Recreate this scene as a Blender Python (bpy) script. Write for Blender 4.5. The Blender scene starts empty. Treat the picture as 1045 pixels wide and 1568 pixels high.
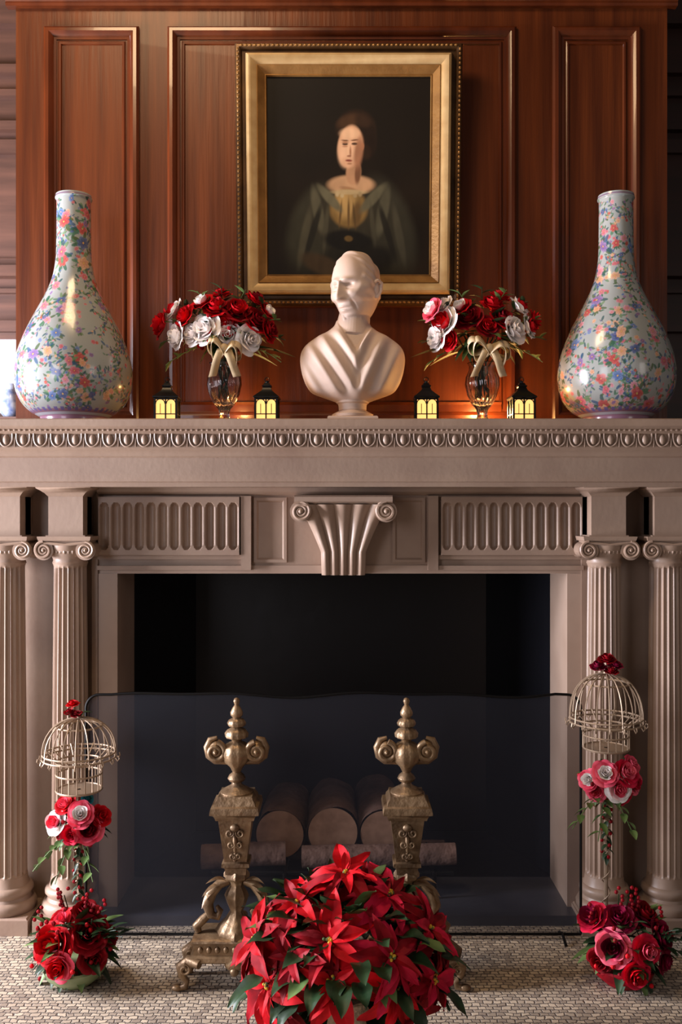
import bpy, math, random
import numpy as np
from mathutils import Vector, Matrix, noise
random.seed(7)
PI=math.pi
def lin(c):
    return tuple(((x/255)/12.92 if x/255<=0.04045 else ((x/255+0.055)/1.055)**2.4) for x in c)+(1,)

# ---------------------------------------------------------------- materials
def mat(name,c,rough=.5,metal=0,c2=None,nscale=6,bump=0,bscale=40,stretch=(1,1,1),coat=0,emit=None,es=0,trans=0,spec=None,detail=4,sheen=0):
    m=bpy.data.materials.new(name); m.use_nodes=True
    nt=m.node_tree; b=nt.nodes['Principled BSDF']
    b.inputs['Base Color'].default_value=lin(c)
    b.inputs['Roughness'].default_value=rough
    b.inputs['Metallic'].default_value=metal
    b.inputs['Coat Weight'].default_value=coat
    b.inputs['Transmission Weight'].default_value=trans
    if spec is not None: b.inputs['Specular IOR Level'].default_value=spec
    if emit:
        b.inputs['Emission Color'].default_value=lin(emit); b.inputs['Emission Strength'].default_value=es
    if c2 or bump:
        tc=nt.nodes.new('ShaderNodeTexCoord'); mp=nt.nodes.new('ShaderNodeMapping')
        mp.inputs['Scale'].default_value=stretch
        nt.links.new(tc.outputs['Object'],mp.inputs['Vector'])
    if c2:
        n=nt.nodes.new('ShaderNodeTexNoise'); n.inputs['Scale'].default_value=nscale; n.inputs['Detail'].default_value=detail
        nt.links.new(mp.outputs[0],n.inputs['Vector'])
        r=nt.nodes.new('ShaderNodeValToRGB'); r.color_ramp.elements[0].position=.3; r.color_ramp.elements[1].position=.7
        r.color_ramp.elements[0].color=lin(c); r.color_ramp.elements[1].color=lin(c2)
        nt.links.new(n.outputs['Fac'],r.inputs['Fac']); nt.links.new(r.outputs['Color'],b.inputs['Base Color'])
    if bump:
        n2=nt.nodes.new('ShaderNodeTexNoise'); n2.inputs['Scale'].default_value=bscale
        nt.links.new(mp.outputs[0],n2.inputs['Vector'])
        bp=nt.nodes.new('ShaderNodeBump'); bp.inputs['Strength'].default_value=bump; bp.inputs['Distance'].default_value=.01
        nt.links.new(n2.outputs['Fac'],bp.inputs['Height']); nt.links.new(bp.outputs[0],b.inputs['Normal'])
    return m

WOOD=mat('wood_panel',(70,29,8),.42,c2=(100,47,16),nscale=3,stretch=(9,9,.45),bump=.12,bscale=9,coat=.05,detail=9,spec=.3)
WOODD=mat('wood_moulding',(70,28,7),.3,c2=(96,42,14),nscale=3,stretch=(6,6,1),coat=.2)
STONE=mat('mantel_stone',(162,138,119),.42,c2=(144,119,102),nscale=5,bump=.05,bscale=60)
JAMB=mat('jamb_stone_lit',(176,152,134),.35,c2=(156,131,113),nscale=4)  # mantel stone made lighter, daylight on the reveal put into the colour
SOOT=mat('firebox_iron',(7,7,11),.34,c2=(13,13,19),nscale=3,bump=.1,bscale=12)
HEARTH=mat('hearth_stone',(74,74,82),.3,c2=(54,54,62),nscale=6)
MARBLE=mat('white_marble',(210,186,168),.6,c2=(194,168,150),nscale=9)
BRASS=mat('antique_brass',(164,136,102),.42,metal=.5,c2=(92,70,50),nscale=14,bump=.25,bscale=60)
WIRE=mat('gilt_wire',(165,142,118),.45,metal=.4)
BLACK=mat('black_iron',(14,13,13),.35,metal=.5)
GLASS=mat('crystal_glass',(225,225,230),.04,trans=1)
RED=mat('petal_red',(226,14,30),.6,c2=(170,4,18),nscale=24,spec=.2)
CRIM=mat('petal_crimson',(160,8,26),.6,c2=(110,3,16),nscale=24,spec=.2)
PINK=mat('petal_pink',(245,120,140),.6,c2=(230,60,90),nscale=25,spec=.2)
WHITE=mat('petal_white',(255,252,248),.6,c2=(255,244,240),nscale=25,spec=.2)
BERRY=mat('petal_berry',(228,34,72),.6,c2=(180,14,46),nscale=24,spec=.2)
MAG=mat('petal_magenta',(155,18,62),.6,c2=(105,8,40),nscale=25,spec=.2)
TEAL=mat('petal_teal',(60,150,160),.5)
GREEN=mat('leaf_green',(44,72,38),.45,c2=(22,42,22),nscale=20)
LGREEN=mat('leaf_light_green',(110,135,75),.5,c2=(70,100,50),nscale=20)
YEL=mat('flower_stamen',(225,180,50),.5)
RIB=mat('cream_ribbon',(222,198,158),.4,c2=(190,164,124),nscale=12)
GOLD=mat('frame_gold',(160,118,64),.4,metal=.4,c2=(128,90,44),nscale=14,bump=.1,bscale=80)
GOLDL=mat('frame_pale_gold',(198,168,118),.45,metal=.2,c2=(178,144,94),nscale=20)
GOLDD=mat('frame_dark_gold',(96,66,34),.45,metal=.4,c2=(64,42,20),nscale=14)
BARK=mat('log_bark',(92,68,58),.85,c2=(130,100,88),nscale=14,bump=.8,bscale=30)
CUT=mat('log_cut',(200,156,128),.8,c2=(150,112,88),nscale=16)
POT=mat('burlap_pot',(215,192,162),.85,c2=(175,150,122),nscale=60,bump=.5,bscale=120)
BOWL=mat('green_bowl',(150,160,120),.4,c2=(110,125,85),nscale=12)
FLAME=mat('candle_glow',(255,180,60),.5,emit=(255,175,70),es=9)
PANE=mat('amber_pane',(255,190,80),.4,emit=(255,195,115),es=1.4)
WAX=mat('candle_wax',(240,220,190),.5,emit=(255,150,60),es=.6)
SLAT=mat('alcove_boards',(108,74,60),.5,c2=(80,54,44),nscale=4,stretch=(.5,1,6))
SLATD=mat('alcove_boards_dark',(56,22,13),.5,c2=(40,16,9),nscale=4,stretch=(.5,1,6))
DAY=mat('window_daylight_glass',(220,225,235),.3,emit=(225,205,195),es=.9)

# ---------------------------------------------------------------- mesh builder
class MB:
    def __init__(s): s.v=[];s.f=[];s.m=[]
    def add(s,vf,mi=0,M=None):
        v,f=vf; o=len(s.v)
        if M is not None: v=[M@Vector(p) for p in v]
        s.v.extend([tuple(p) for p in v]); s.f.extend([tuple(i+o for i in q) for q in f]); s.m.extend([mi]*len(f)); return s
    def build(s,name,mats,parent=None,loc=(0,0,0),ang=40,rot=(0,0,0)):
        me=bpy.data.meshes.new(name); me.from_pydata(s.v,[],s.f); 
        for m in (mats if isinstance(mats,(list,tuple)) else [mats]): me.materials.append(m)
        me.polygons.foreach_set('material_index',s.m)
        me.polygons.foreach_set('use_smooth',[True]*len(s.f)); me.update()
        import bmesh
        bm=bmesh.new(); bm.from_mesh(me); bmesh.ops.recalc_face_normals(bm,faces=bm.faces); bm.to_mesh(me); bm.free()
        try: me.set_sharp_from_angle(angle=math.radians(ang))
        except Exception: pass
        o=bpy.data.objects.new(name,me); bpy.context.scene.collection.objects.link(o)
        o.location=loc; o.rotation_euler=rot
        if parent: o.parent=parent
        return o
def empty(name,loc=(0,0,0)):
    o=bpy.data.objects.new(name,None); o.empty_display_size=.05; o.location=loc
    bpy.context.scene.collection.objects.link(o); return o
def T(x,y,z): return Matrix.Translation((x,y,z))
def box(x0,x1,y0,y1,z0,z1):
    v=[(x,y,z) for x in(x0,x1) for y in(y0,y1) for z in(z0,z1)]
    return v,[(0,1,3,2),(4,6,7,5),(0,4,5,1),(2,3,7,6),(0,2,6,4),(1,5,7,3)]
def grid(fn,nu,nv,cu=False):
    v=[fn(i/nu,j/nv) for j in range(nv+1) for i in range(nu if cu else nu+1)]
    w=nu if cu else nu+1
    return v,[(j*w+i,j*w+(i+1)%w if cu else j*w+i+1,(j+1)*w+((i+1)%w if cu else i+1),(j+1)*w+i) for j in range(nv) for i in range(nu)]
def lathe(p,n=32,flute=None):
    v=[];f=[]
    for (r,z) in p:
        for i in range(n):
            a=2*PI*i/n; rr=r if not flute else flute(r,z,a); v.append((rr*math.cos(a),rr*math.sin(a),z))
    for j in range(len(p)-1):
        for i in range(n): f.append((j*n+i,j*n+(i+1)%n,(j+1)*n+(i+1)%n,(j+1)*n+i))
    if p[0][0]>1e-5: f.append(tuple(range(n))[::-1])
    if p[-1][0]>1e-5: f.append(tuple((len(p)-1)*n+i for i in range(n)))
    return v,f
def ell(c,r,n=12,m=8):
    v,f=lathe([(max(math.sin(PI*k/m),1e-6),-math.cos(PI*k/m)) for k in range(m+1)],n)
    return [(c[0]+a*r[0],c[1]+b*r[1],c[2]+d*r[2]) for a,b,d in v],f
def tube(path,r,n=8,closed=False):
    P=[Vector(p) for p in path]; N=len(P); v=[];f=[]
    R=r if isinstance(r,(list,tuple)) else [r]*N
    prev=None
    for i in range(N):
        t=(P[(i+1)%N]-P[i-1]) if closed else (P[min(i+1,N-1)]-P[max(i-1,0)])
        t.normalize()
        if prev is None:
            a=Vector((0,0,1)) if abs(t.z)<.9 else Vector((1,0,0)); u=t.cross(a).normalized()
        else:
            u=(prev-t*prev.dot(t)); u=u.normalized() if u.length>1e-6 else t.orthogonal().normalized()
        prev=u; w=t.cross(u)
        for k in range(n):
            an=2*PI*k/n; v.append(P[i]+(u*math.cos(an)+w*math.sin(an))*R[i])
    for i in range(N if closed else N-1):
        j=(i+1)%N
        for k in range(n): f.append((i*n+k,i*n+(k+1)%n,j*n+(k+1)%n,j*n+k))
    if not closed: f.append(tuple(range(n))[::-1]); f.append(tuple((N-1)*n+k for k in range(n)))
    return v,f
def extr(prof,x0,x1):
    n=len(prof); v=[(x0,y,z) for y,z in prof]+[(x1,y,z) for y,z in prof]
    return v,[(i,(i+1)%n,n+(i+1)%n,n+i) for i in range(n)]+[tuple(range(n)),tuple(range(n,2*n))[::-1]]
def loft(ls,cx=0,cy=0):
    v=[];f=[]
    for l in ls:
        z,hx=l[0],l[1]; hy=l[2] if len(l)>2 else hx
        v+=[(cx-hx,cy-hy,z),(cx+hx,cy-hy,z),(cx+hx,cy+hy,z),(cx-hx,cy+hy,z)]
    for j in range(len(ls)-1):
        for i in range(4): f.append((j*4+i,j*4+(i+1)%4,(j+1)*4+(i+1)%4,(j+1)*4+i))
    f.append((3,2,1,0)); k=(len(ls)-1)*4; f.append((k,k+1,k+2,k+3)); return v,f
def mframe(x0,x1,z0,z1,y,prof):
    v=[];f=[]
    for o,h in prof: v+=[(x0+o,y-h,z0+o),(x1-o,y-h,z0+o),(x1-o,y-h,z1-o),(x0+o,y-h,z1-o)]
    for j in range(len(prof)-1):
        for i in range(4): f.append((j*4+i,j*4+(i+1)%4,(j+1)*4+(i+1)%4,(j+1)*4+i))
    return v,f
def spiral(cx,y,cz,R,turns,dirn=1,a0=PI/2,n=44,rmin=.15):
    return [(cx+dirn*R*(1-(1-rmin)*(i/n)**.8)*math.cos(a0+2*PI*turns*i/n),y,cz+R*(1-(1-rmin)*(i/n)**.8)*math.sin(a0+2*PI*turns*i/n)) for i in range(n+1)]
def basis(n,spin=0,c=(0,0,0)):
    n=Vector(n).normalized(); q=n.to_track_quat('Z','Y')
    return Matrix.Translation(c)@q.to_matrix().to_4x4()@Matrix.Rotation(spin,4,'Z')
def sm(t): t=max(0,min(1,t)); return t*t*(3-2*t)

# ---------------------------------------------------------------- flowers
def rose(mb,c,n,R,mi,mo=None):
    M=basis(n,random.random()*6,c); mo=mi if mo is None else mo
    for li,(cnt,rho,H,curl) in enumerate([(3,.2,1.0,0),(4,.38,1.0,.0),(5,.58,.95,.25),(6,.8,.8,.6),(7,1.0,.6,.9)]):
        off=random.random()*6
        for k in range(cnt):
            a0=off+2*PI*k/cnt; w=1.35*PI/cnt; jr=random.uniform(.88,1.14); jz=random.uniform(-.08,.08)
            def fn(u,t):
                a=(u*2-1); an=a0+a*w; e=1-.28*abs(a)**3
                r=R*rho*jr*(.25+.75*math.sin(min(t,1)*PI/2))*(1-.06*abs(a))+curl*R*.22*t**3*e
                z=R*(H+jz)*t*e-curl*R*.22*t**4-R*.3
                r+=R*.025*math.sin(a*4+k)*t; z+=R*.03*math.sin(a*4+k*2)*t
                return Vector((r*math.cos(an),r*math.sin(an),z))
            mb.add(grid(fn,7,5),mo if li>=3 else mi,M)
def leaf(mb,c,d,L,W,mi,up=(0,0,1),droop=.25,fold=.3,spin=0,nu=4,nv=7,wav=0):
    d=Vector(d).normalized(); u=Vector(up); s=d.cross(u)
    if s.length<.05: s=d.orthogonal()
    s.normalize(); u=s.cross(d).normalized()
    if spin:
        q=Matrix.Rotation(spin,3,d); s=q@s; u=q@u
    c=Vector(c); ph=random.random()*6
    def fn(a,t):
        a=a*2-1; w=W*math.sin(PI*min(1,t**.85*.97+.03))**.8*(1-.25*t)
        return c+d*(L*t*(1-.15*droop*t))+s*(a*w)+u*(fold*abs(a)*w-droop*L*t*t+wav*W*math.sin(t*9+ph)*a)
    mb.add(grid(fn,nu,nv),mi)
def poin(mb,c,n,R,mi):
    M=basis(n,random.random()*6,c)
    for cnt,l,el_ in[(5,1.05,-.15),(5,.85,.18),(5,.6,.55)]:
        off=random.random()*6
        for k in range(cnt):
            a=off+2*PI*k/cnt+random.uniform(-.3,.3); e=el_+random.uniform(-.28,.28)
            d=M.to_3x3()@Vector((math.cos(a)*math.cos(e),math.sin(a)*math.cos(e),math.sin(e)))
            u=M.to_3x3()@Vector((0,0,1)); L=R*l*random.uniform(.8,1.2)
            leaf(mb,Vector(c)+d*R*.05,d,L,L*random.uniform(.18,.24),random.choice((mi,mi,mi,3)),up=u,droop=random.uniform(.1,.45),fold=.45,wav=.2,spin=random.uniform(-.35,.35))
    for k in range(8):
        a=random.random()*6; r=random.random()*R*.1
        p=M@Vector((r*math.cos(a),r*math.sin(a),R*.07)); mb.add(ell(p,(R*.035,)*3,6,4),4 if k%3 else 6)
FM=[RED,WHITE,PINK,CRIM,YEL,GREEN,LGREEN,BERRY,MAG,TEAL]
def sprig(mb,c,d,L,mi=5,n=6,lw=.013):
    d=Vector(d).normalized(); c=Vector(c)
    pts=[c+d*L*t+Vector((0,0,-.25*L*t*t)) for t in[i/6 for i in range(7)]]
    mb.add(tube(pts,.0015,5),mi)
    for i in range(n):
        p=pts[1+i*5//n]; s=d.cross(Vector((0,.3,1))).normalized()*(1 if i%2 else -1)
        leaf(mb,p,d*.6+s+Vector((random.uniform(-.3,.3),random.uniform(-.5,0),random.uniform(-.2,.4))),L*.38,lw,mi)

# ================================================================= ROOM
fl=MB(); fl.add(box(-4,4,-5,1.6,-.03,0))
CARP=bpy.data.materials.new('woven_carpet'); CARP.use_nodes=True
nt=CARP.node_tree; b=nt.nodes['Principled BSDF']; b.inputs['Roughness'].default_value=.85
tc=nt.nodes.new('ShaderNodeTexCoord'); 
nz=nt.nodes.new('ShaderNodeTexNoise'); nz.inputs['Scale'].default_value=30; nz.inputs['Detail'].default_value=2; nt.links.new(tc.outputs['Object'],nz.inputs['Vector'])
ad=nt.nodes.new('ShaderNodeMix'); ad.data_type='RGBA'; ad.blend_type='ADD'; ad.inputs[0].default_value=.022
nt.links.new(tc.outputs['Object'],ad.inputs[6]); nt.links.new(nz.outputs['Color'],ad.inputs[7])
br=nt.nodes.new('ShaderNodeTexBrick')
br.inputs['Scale'].default_value=1; br.inputs['Brick Width'].default_value=.024; br.inputs['Row Height'].default_value=.017; br.inputs['Mortar Size'].default_value=.0026
br.inputs['Mortar Smooth'].default_value=.8; br.inputs['Bias'].default_value=-.1
br.inputs['Color1'].default_value=lin((204,186,160)); br.inputs['Color2'].default_value=lin((138,122,106)); br.inputs['Mortar'].default_value=lin((100,90,82))
nt.links.new(ad.outputs[2],br.inputs['Vector'])
nt.links.new(br.outputs['Color'],b.inputs['Base Color'])
bp=nt.nodes.new('ShaderNodeBump'); bp.inputs['Distance'].default_value=.005; bp.inputs['Strength'].default_value=.7
nt.links.new(br.outputs['Fac'],bp.inputs['Height']); bp.invert=True; nt.links.new(bp.outputs[0],b.inputs['Normal'])
fl.build('floor',CARP)

w=MB(); w.add(box(-1.218,1.222,.32,1.12,1.48,3.9))
w.add(box(-1.218,-.86,.32,1.12,0,1.48)); w.add(box(.87,1.222,.32,1.12,0,1.48)); w.add(box(-.86,.87,1.0,1.12,0,1.48))
MP=[(0,0),(0,.012),(.008,.02),(.02,.022),(.03,.016),(.036,.006),(.045,.004),(.045,-.004)]
MP2=[(0,0),(0,.004),(.004,.007),(.010,.006),(.014,-.002)]
for x0,x1 in((-1.11,-.755),(-.648,.655),(.79,1.12)):
    w.add(mframe(x0,x1,1.74,3.212,.32,MP),1)
    w.add(mframe(x0+.052,x1-.052,1.792,3.160,.32,MP2),1)
w.add(extr([(.33,3.285),(.30,3.285),(.298,3.295),(.30,3.30),(.285,3.31),(.25,3.37),(.24,3.38),(.24,3.9),(.33,3.9)],-1.25,1.255),1)
w.add(extr([(.33,2.165),(.305,2.165),(.298,2.173),(.298,2.183),(.305,2.19),(.33,2.19)],-.35,.41),1)
w.add(extr([(.33,1.70),(.312,1.70),(.312,1.80),(.306,1.81),(.33,1.815)],-.6,.6),1)
w.build('wall_back',[WOOD,WOODD],ang=30)

def alcove(name,x0,x1,m):
    a=MB(); a.add(box(x0,x1,1.12,1.25,0,3.9))
    for z0,z1,d in((3.62,3.75,.05),(3.40,3.44,.04),(3.30,3.33,.03),(3.14,3.18,.045),(3.04,3.10,.03),(2.47,2.52,.06),(2.40,2.42,.03),(2.22,2.27,.05),(1.78,1.82,.07)):
        a.add(box(x0,x1,1.12-d,1.13,z0,z1))
    a.add(box(min(x0,x1)+.0,x1,1.10,1.13,2.52,2.56)); 
    a.build(name,m)
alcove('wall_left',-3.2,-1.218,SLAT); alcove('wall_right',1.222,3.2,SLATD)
wi=MB(); wi.add(box(-1.95,-1.26,1.105,1.118,1.83,2.21),0); wi.add(mframe(-1.97,-1.24,1.821,2.219,1.12,[(0,0),(0,.03),(.03,.03),(.03,.0)]),1)
wi.add(box(-1.62,-1.60,1.09,1.12,1.83,2.21),1)
wi.build('window_1',[DAY,SLAT])

# ================================================================= MANTEL
mantel=empty('fireplace_mantel')
m=MB()
m.add(extr([(.318,1.70),(-.185,1.70),(-.19,1.697),(-.19,1.676),(-.183,1.67),(-.176,1.668),(-.165,1.66),(-.158,1.655),(-.150,1.65),(-.150,1.61),(-.145,1.604),(-.14,1.60),(-.132,1.592),(-.128,1.582),(-.120,1.578),(-.120,1.50),(-.112,1.497),(-.11,1.483),(.318,1.483)],-1.33,1.32))
m.build('shelf',STONE,mantel,ang=25)
e=MB(); P=.056; x=-1.31
while x<1.30:
    e.add(ell((x,-.151,1.634),(.0115,.010,.018),10,8))
    arc=[(x+.0215*math.cos(a),-.154,1.640+.028*math.sin(a)) for a in[PI+PI*i/12 for i in range(13)]]
    arc=[(x-.0215,-.154,1.655)]+arc+[(x+.0215,-.154,1.655)]
    e.add(tube(arc,.0036,6)); e.add(ell((x+P/2,-.153,1.628),(.003,.005,.019),6,6)); 
    x+=P
x=-1.32
while x<1.31:
    e.add(ell((x,-.172,1.664),(.0062,.005,.004),8,5)); x+=.0168
e.build('egg_and_dart',STONE,mantel)
m=MB()
m.add(box(-.85,.852,.06,.316,1.187,1.484)); 
m.add(extr([(.07,1.455),(.045,1.46),(.03,1.47),(.025,1.484),(.07,1.484)],-.84,.84))
m.add(box(-.84,-.774,.052,.318,0,1.187),1); m.add(box(.783,.845,.052,.318,0,1.187),1)
m.add(box(-.835,.835,.055,.318,1.187,1.215),1) 
m.add(box(-1.28,-.84,.08,.318,0,1.484)); m.add(box(.845,1.26,.08,.318,0,1.484))
for a,c in((-.862,-.842),(.832,.852)): m.add(box(a,c,.05,.09,0,1.30))
for s in(-1,1):
    xa=sorted((s*.305-.005,s*.34-.005)); m.add(box(xa[0],xa[1],.035,.07,1.20,1.455))
    xb=sorted((s*.34-.005,s*.84-.003)); m.add(box(xb[0],xb[1],.04,.07,1.20,1.215)); m.add(box(xb[0],xb[1],.048,.07,1.236,1.252))
    xc=sorted((s*.18,s*.30)); m.add(mframe(xc[0]-.002,xc[1]-.008,1.225,1.45,.06,[(0,0),(0,.008),(.01,.008),(.016,.0)]))
m.build('lintel',[STONE,JAMB],mantel,ang=25)
def flut(x0,x1,z0,z1,y,n,dep):
    pw=(x1-x0)/n; hw=pw*.36
    def fn(u,v):
        X=x0+(x1-x0)*u; Z=z0+(z1-z0)*v; k=min(n-1,int((X-x0)/pw)); cx=x0+(k+.5)*pw
        dx=abs(X-cx); zz=min(max(Z,z0+hw*1.6),z1-hw*1.6); d=math.hypot(dx,Z-zz)
        return (X,y+(dep*math.sqrt(max(0,1-(d/hw)**2)) if d<hw else 0),Z)
    return grid(fn,n*14,50)
m=MB()
for x0,x1 in((-.835,-.35),(.345,.83)):
    m.add(flut(x0,x1,1.262,1.44,.03,12,.02))
    m.add(box(x0,x1,.05,.07,1.25,1.45)); m.add(box(x0,x1,.03,.06,1.44,1.452)); m.add(box(x0,x1,.03,.06,1.252,1.262))
m.build('fluted_frieze',STONE,mantel,ang=50)
m=MB()
def hw(v):
    return .155-.075*min(1,v*1.5)**.8 -.006*v
def kb(u,v):
    a=u*2-1; W=hw(v); z=1.425-.24*v
    y=-.045+.05*v+.012*math.sin(v*PI*2)-.03*(1-v)**3
    rib=abs(math.cos(a*PI*2.5))
    y-=.018*rib*(1-.3*v)
    return (W*a+.008,y,z)
m.add(grid(kb,80,30))
for s in(0,1): m.add(grid(lambda u,v:(kb(s,v)[0],kb(s,v)[1]*(1-u)+.07*u,kb(s,v)[2]),4,30))
m.add(grid(lambda u,v:(kb(u,1)[0],kb(u,1)[1]*(1-v)+.07*v,kb(u,1)[2]),40,2))
m.add(extr([(-.02,1.425),(-.075,1.425),(-.09,1.435),(-.09,1.45),(-.08,1.456),(.07,1.456),(.07,1.425)],-.155,.171))
for s in(-1,1):
    cx=.008+s*.142
    m.add(tube(spiral(cx,-.082,1.402,.034,2.4,s,PI/2),[.0075-.004*i/44 for i in range(45)],7))
    v,f=lathe([(.036,0),(.036,.13)],28); m.add((v,f),0,T(cx,-.078,1.402)@Matrix.Rotation(-PI/2,4,'X'))
    m.add(ell((cx,-.084,1.402),(.008,.007,.008),10,6))
m.build('keystone_bracket',STONE,mantel,ang=50)
CX=(-1.133,-.922,.896,1.107)
for ci,cx in enumerate(CX):
    c=MB()
    c.add(loft([(0,.098),(.05,.098),(.05,.095),(.055,.09)]))
    def fl_(r,z,a,n=20):
        if .175<z<1.215: 
            k=abs(math.cos(a*n/2)); return r-.0075*max(0,(k-.25)/.75)**.6
        return r
    pr=[(.088,.055),(.093,.065),(.094,.078),(.088,.09),(.078,.094),(.074,.104),(.078,.112),(.083,.118),(.083,.128),(.078,.137),(.07,.14),(.066,.15),(.0635,.17)]
    c.add(lathe(pr,48))
    sh=[(.0625,.168),(.0625,.174),(.0625,.18)]+[(.0625-.008*(i/10)**1.4,.19+1.0*i/10) for i in range(11)]+[(.0543,1.21),(.0545,1.216),(.056,1.222),(.059,1.228),(.056,1.236),(.058,1.245),(.068,1.262),(.074,1.28),(.074,1.29)]
    c.add(lathe(sh,160,fl_))
    c.add(loft([(1.286,.072,.062),(1.302,.078,.066),(1.304,.086,.074),(1.314,.089,.078),(1.318,.089,.078)]))
    for k in range(7): c.add(ell((-.04+k*.0133,-.066+abs(k-3)*.002,1.268),(.0055,.006,.009),8,6))
    c.add(tube([(-.07,-.068,1.298),(0,-.07,1.290),(.07,-.068,1.298)],.005,6))
    for s in(-1,1):
        X=s*.07; 
        c.add(lathe([(.033,0),(.026,.03),(.024,.065),(.026,.10),(.033,.13)],26),0,T(X,-.068,1.272)@Matrix.Rotation(-PI/2,4,'X'))
        c.add(tube(spiral(X,-.070,1.272,.030,2.3,-s,PI/2),[.0062-.0035*i/44 for i in range(45)],7))
        c.add(ell((X,-.071,1.272),(.006,.006,.006),8,6))
    c.add(loft([(1.318,.066,.06),(1.322,.066,.06),(1.322,.058,.055),(1.452,.058,.055),(1.456,.062,.06),(1.463,.068,.064),(1.472,.08,.075),(1.478,.09,.085),(1.4835,.092,.088)]))
    c.add(box(-.058,.058,0,.085,1.32,1.483))
    c.build('column_%d'%(ci+1),STONE,mantel,loc=(cx,0,0),ang=45)
h=MB(); h.add(box(-.82,.80,-.02,.318,0,.035))
h.build('hearth_slab',HEARTH,mantel)
fb=MB()
fb.add(([( -.80,.318,0),(-.62,.85,0),(-.62,.85,1.3),(-.80,.318,1.3)],[(0,1,2,3)]))
fb.add(([( .80,.318,0),(.62,.85,0),(.62,.85,1.3),(.80,.318,1.3)],[(0,1,2,3)]))
fb.add(box(-.8,.8,.84,.88,0,1.3)); fb.add(box(-.85,.85,.318,.88,1.3,1.33)); fb.add(box(-.8,.8,.318,.88,0.0,.03))
fb.build('firebox',SOOT,mantel)

# ================================================================= FIRE SCREEN
SCR=bpy.data.materials.new('fine_wire_mesh'); SCR.use_nodes=True
nt=SCR.node_tree; b=nt.nodes['Principled BSDF']; b.inputs['Base Color'].default_value=lin((36,37,46)); b.inputs['Roughness'].default_value=.55; b.inputs['Metallic'].default_value=.2
tr=nt.nodes.new('ShaderNodeBsdfTransparent'); mxs=nt.nodes.new('ShaderNodeMixShader')
tcs=nt.nodes.new('ShaderNodeTexCoord'); ns_=nt.nodes.new('ShaderNodeTexNoise'); ns_.inputs['Scale'].default_value=3; nt.links.new(tcs.outputs['Object'],ns_.inputs['Vector'])
mr=nt.nodes.new('ShaderNodeMapRange'); mr.inputs[3].default_value=.36; mr.inputs[4].default_value=.54; nt.links.new(ns_.outputs['Fac'],mr.inputs[0])
nt.links.new(mr.outputs[0],mxs.inputs[0])
nt.links.new(tr.outputs[0],mxs.inputs[1]); nt.links.new(b.outputs[0],mxs.inputs[2]); nt.links.new(mxs.outputs[0],nt.nodes['Material Output'].inputs['Surface'])
scr=empty('fireplace_screen',(0,-.125,0))
x0,x1,zt,R=-.835,.785,.803,.045
def topz(x): return zt+.006*math.sin(x*9)+.004*math.sin(x*17+1)
out=[(x0,0,.02)]
for i in range(9):
    a=PI-PI/2*i/8; out.append((x0+R+R*math.cos(a),0,zt-R+R*math.sin(a)))
for i in range(1,40):
    x=x0+R+(x1-x0-2*R)*i/40; out.append((x,0,topz(x)))
for i in range(9):
    a=PI/2-PI/2*i/8; out.append((x1-R+R*math.cos(a),0,zt-R+R*math.sin(a)))
out.append((x1,0,.02))
s=MB(); s.add((out,[tuple(range(len(out)))])); s.build('wire_mesh',SCR,scr)
s=MB(); s.add(tube(out+[],.0045,8)); s.add(tube([(x0,0,.02),(x1,0,.02)],.005,8))
for xx in(x0+.06,x1-.06):
    s.add(tube([(xx,.05,.004),(xx,0,.022),(xx,-.05,.004)],.005,6))
s.build('frame',BLACK,scr)

# ================================================================= LOGS
LG=empty('firewood_logs',(0,0,0)); lg=MB()
def log(p0,p1,r,mb):
    p0=Vector(p0);p1=Vector(p1); d=(p1-p0); L=d.length; M=basis(d,random.random()*6,p0)
    def fn(u,v):
        a=2*PI*u; rr=r*(1+.07*noise.noise(Vector((math.cos(a)*1.5,math.sin(a)*1.5,v*2)))+.03*noise.noise(Vector((math.cos(a)*6,math.sin(a)*6,v*3))))
        return (rr*math.cos(a),rr*math.sin(a),v*L)
    mb.add(grid(fn,36,14,True),0,M)
    for z in(-.002,L+.002):
        mb.add(([(0,0,z)]+[(r*.95*math.cos(2*PI*i/36),r*.95*math.sin(2*PI*i/36),z) for i in range(36)],[(0,i+1,(i+1)%36+1) for i in range(36)]),1,M)
log((-.225,.26,.215),(-.21,.60,.22),.092,lg)
log((-.03,.25,.225),(-.035,.60,.23),.095,lg)
log((.155,.26,.22),(.14,.62,.25),.088,lg)
log((-.50,.17,.165),(-.20,.19,.17),.042,lg)
log((-.14,.17,.165),(.41,.17,.175),.038,lg)
log((-.45,.42,.095),(.40,.44,.095),.035,lg)
lg.build('logs',[BARK,CUT],LG)
gr=MB()
for xx in(-.4,-.2,0,.2,.33): gr.add(tube([(xx,.12,.04),(xx,.12,.12),(xx,.64,.12),(xx,.64,.04)],.008,6))
gr.add(tube([(-.46,.14,.12),(.40,.14,.12)],.008,6))
gr.build('log_grate',BLACK,LG)

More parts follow.
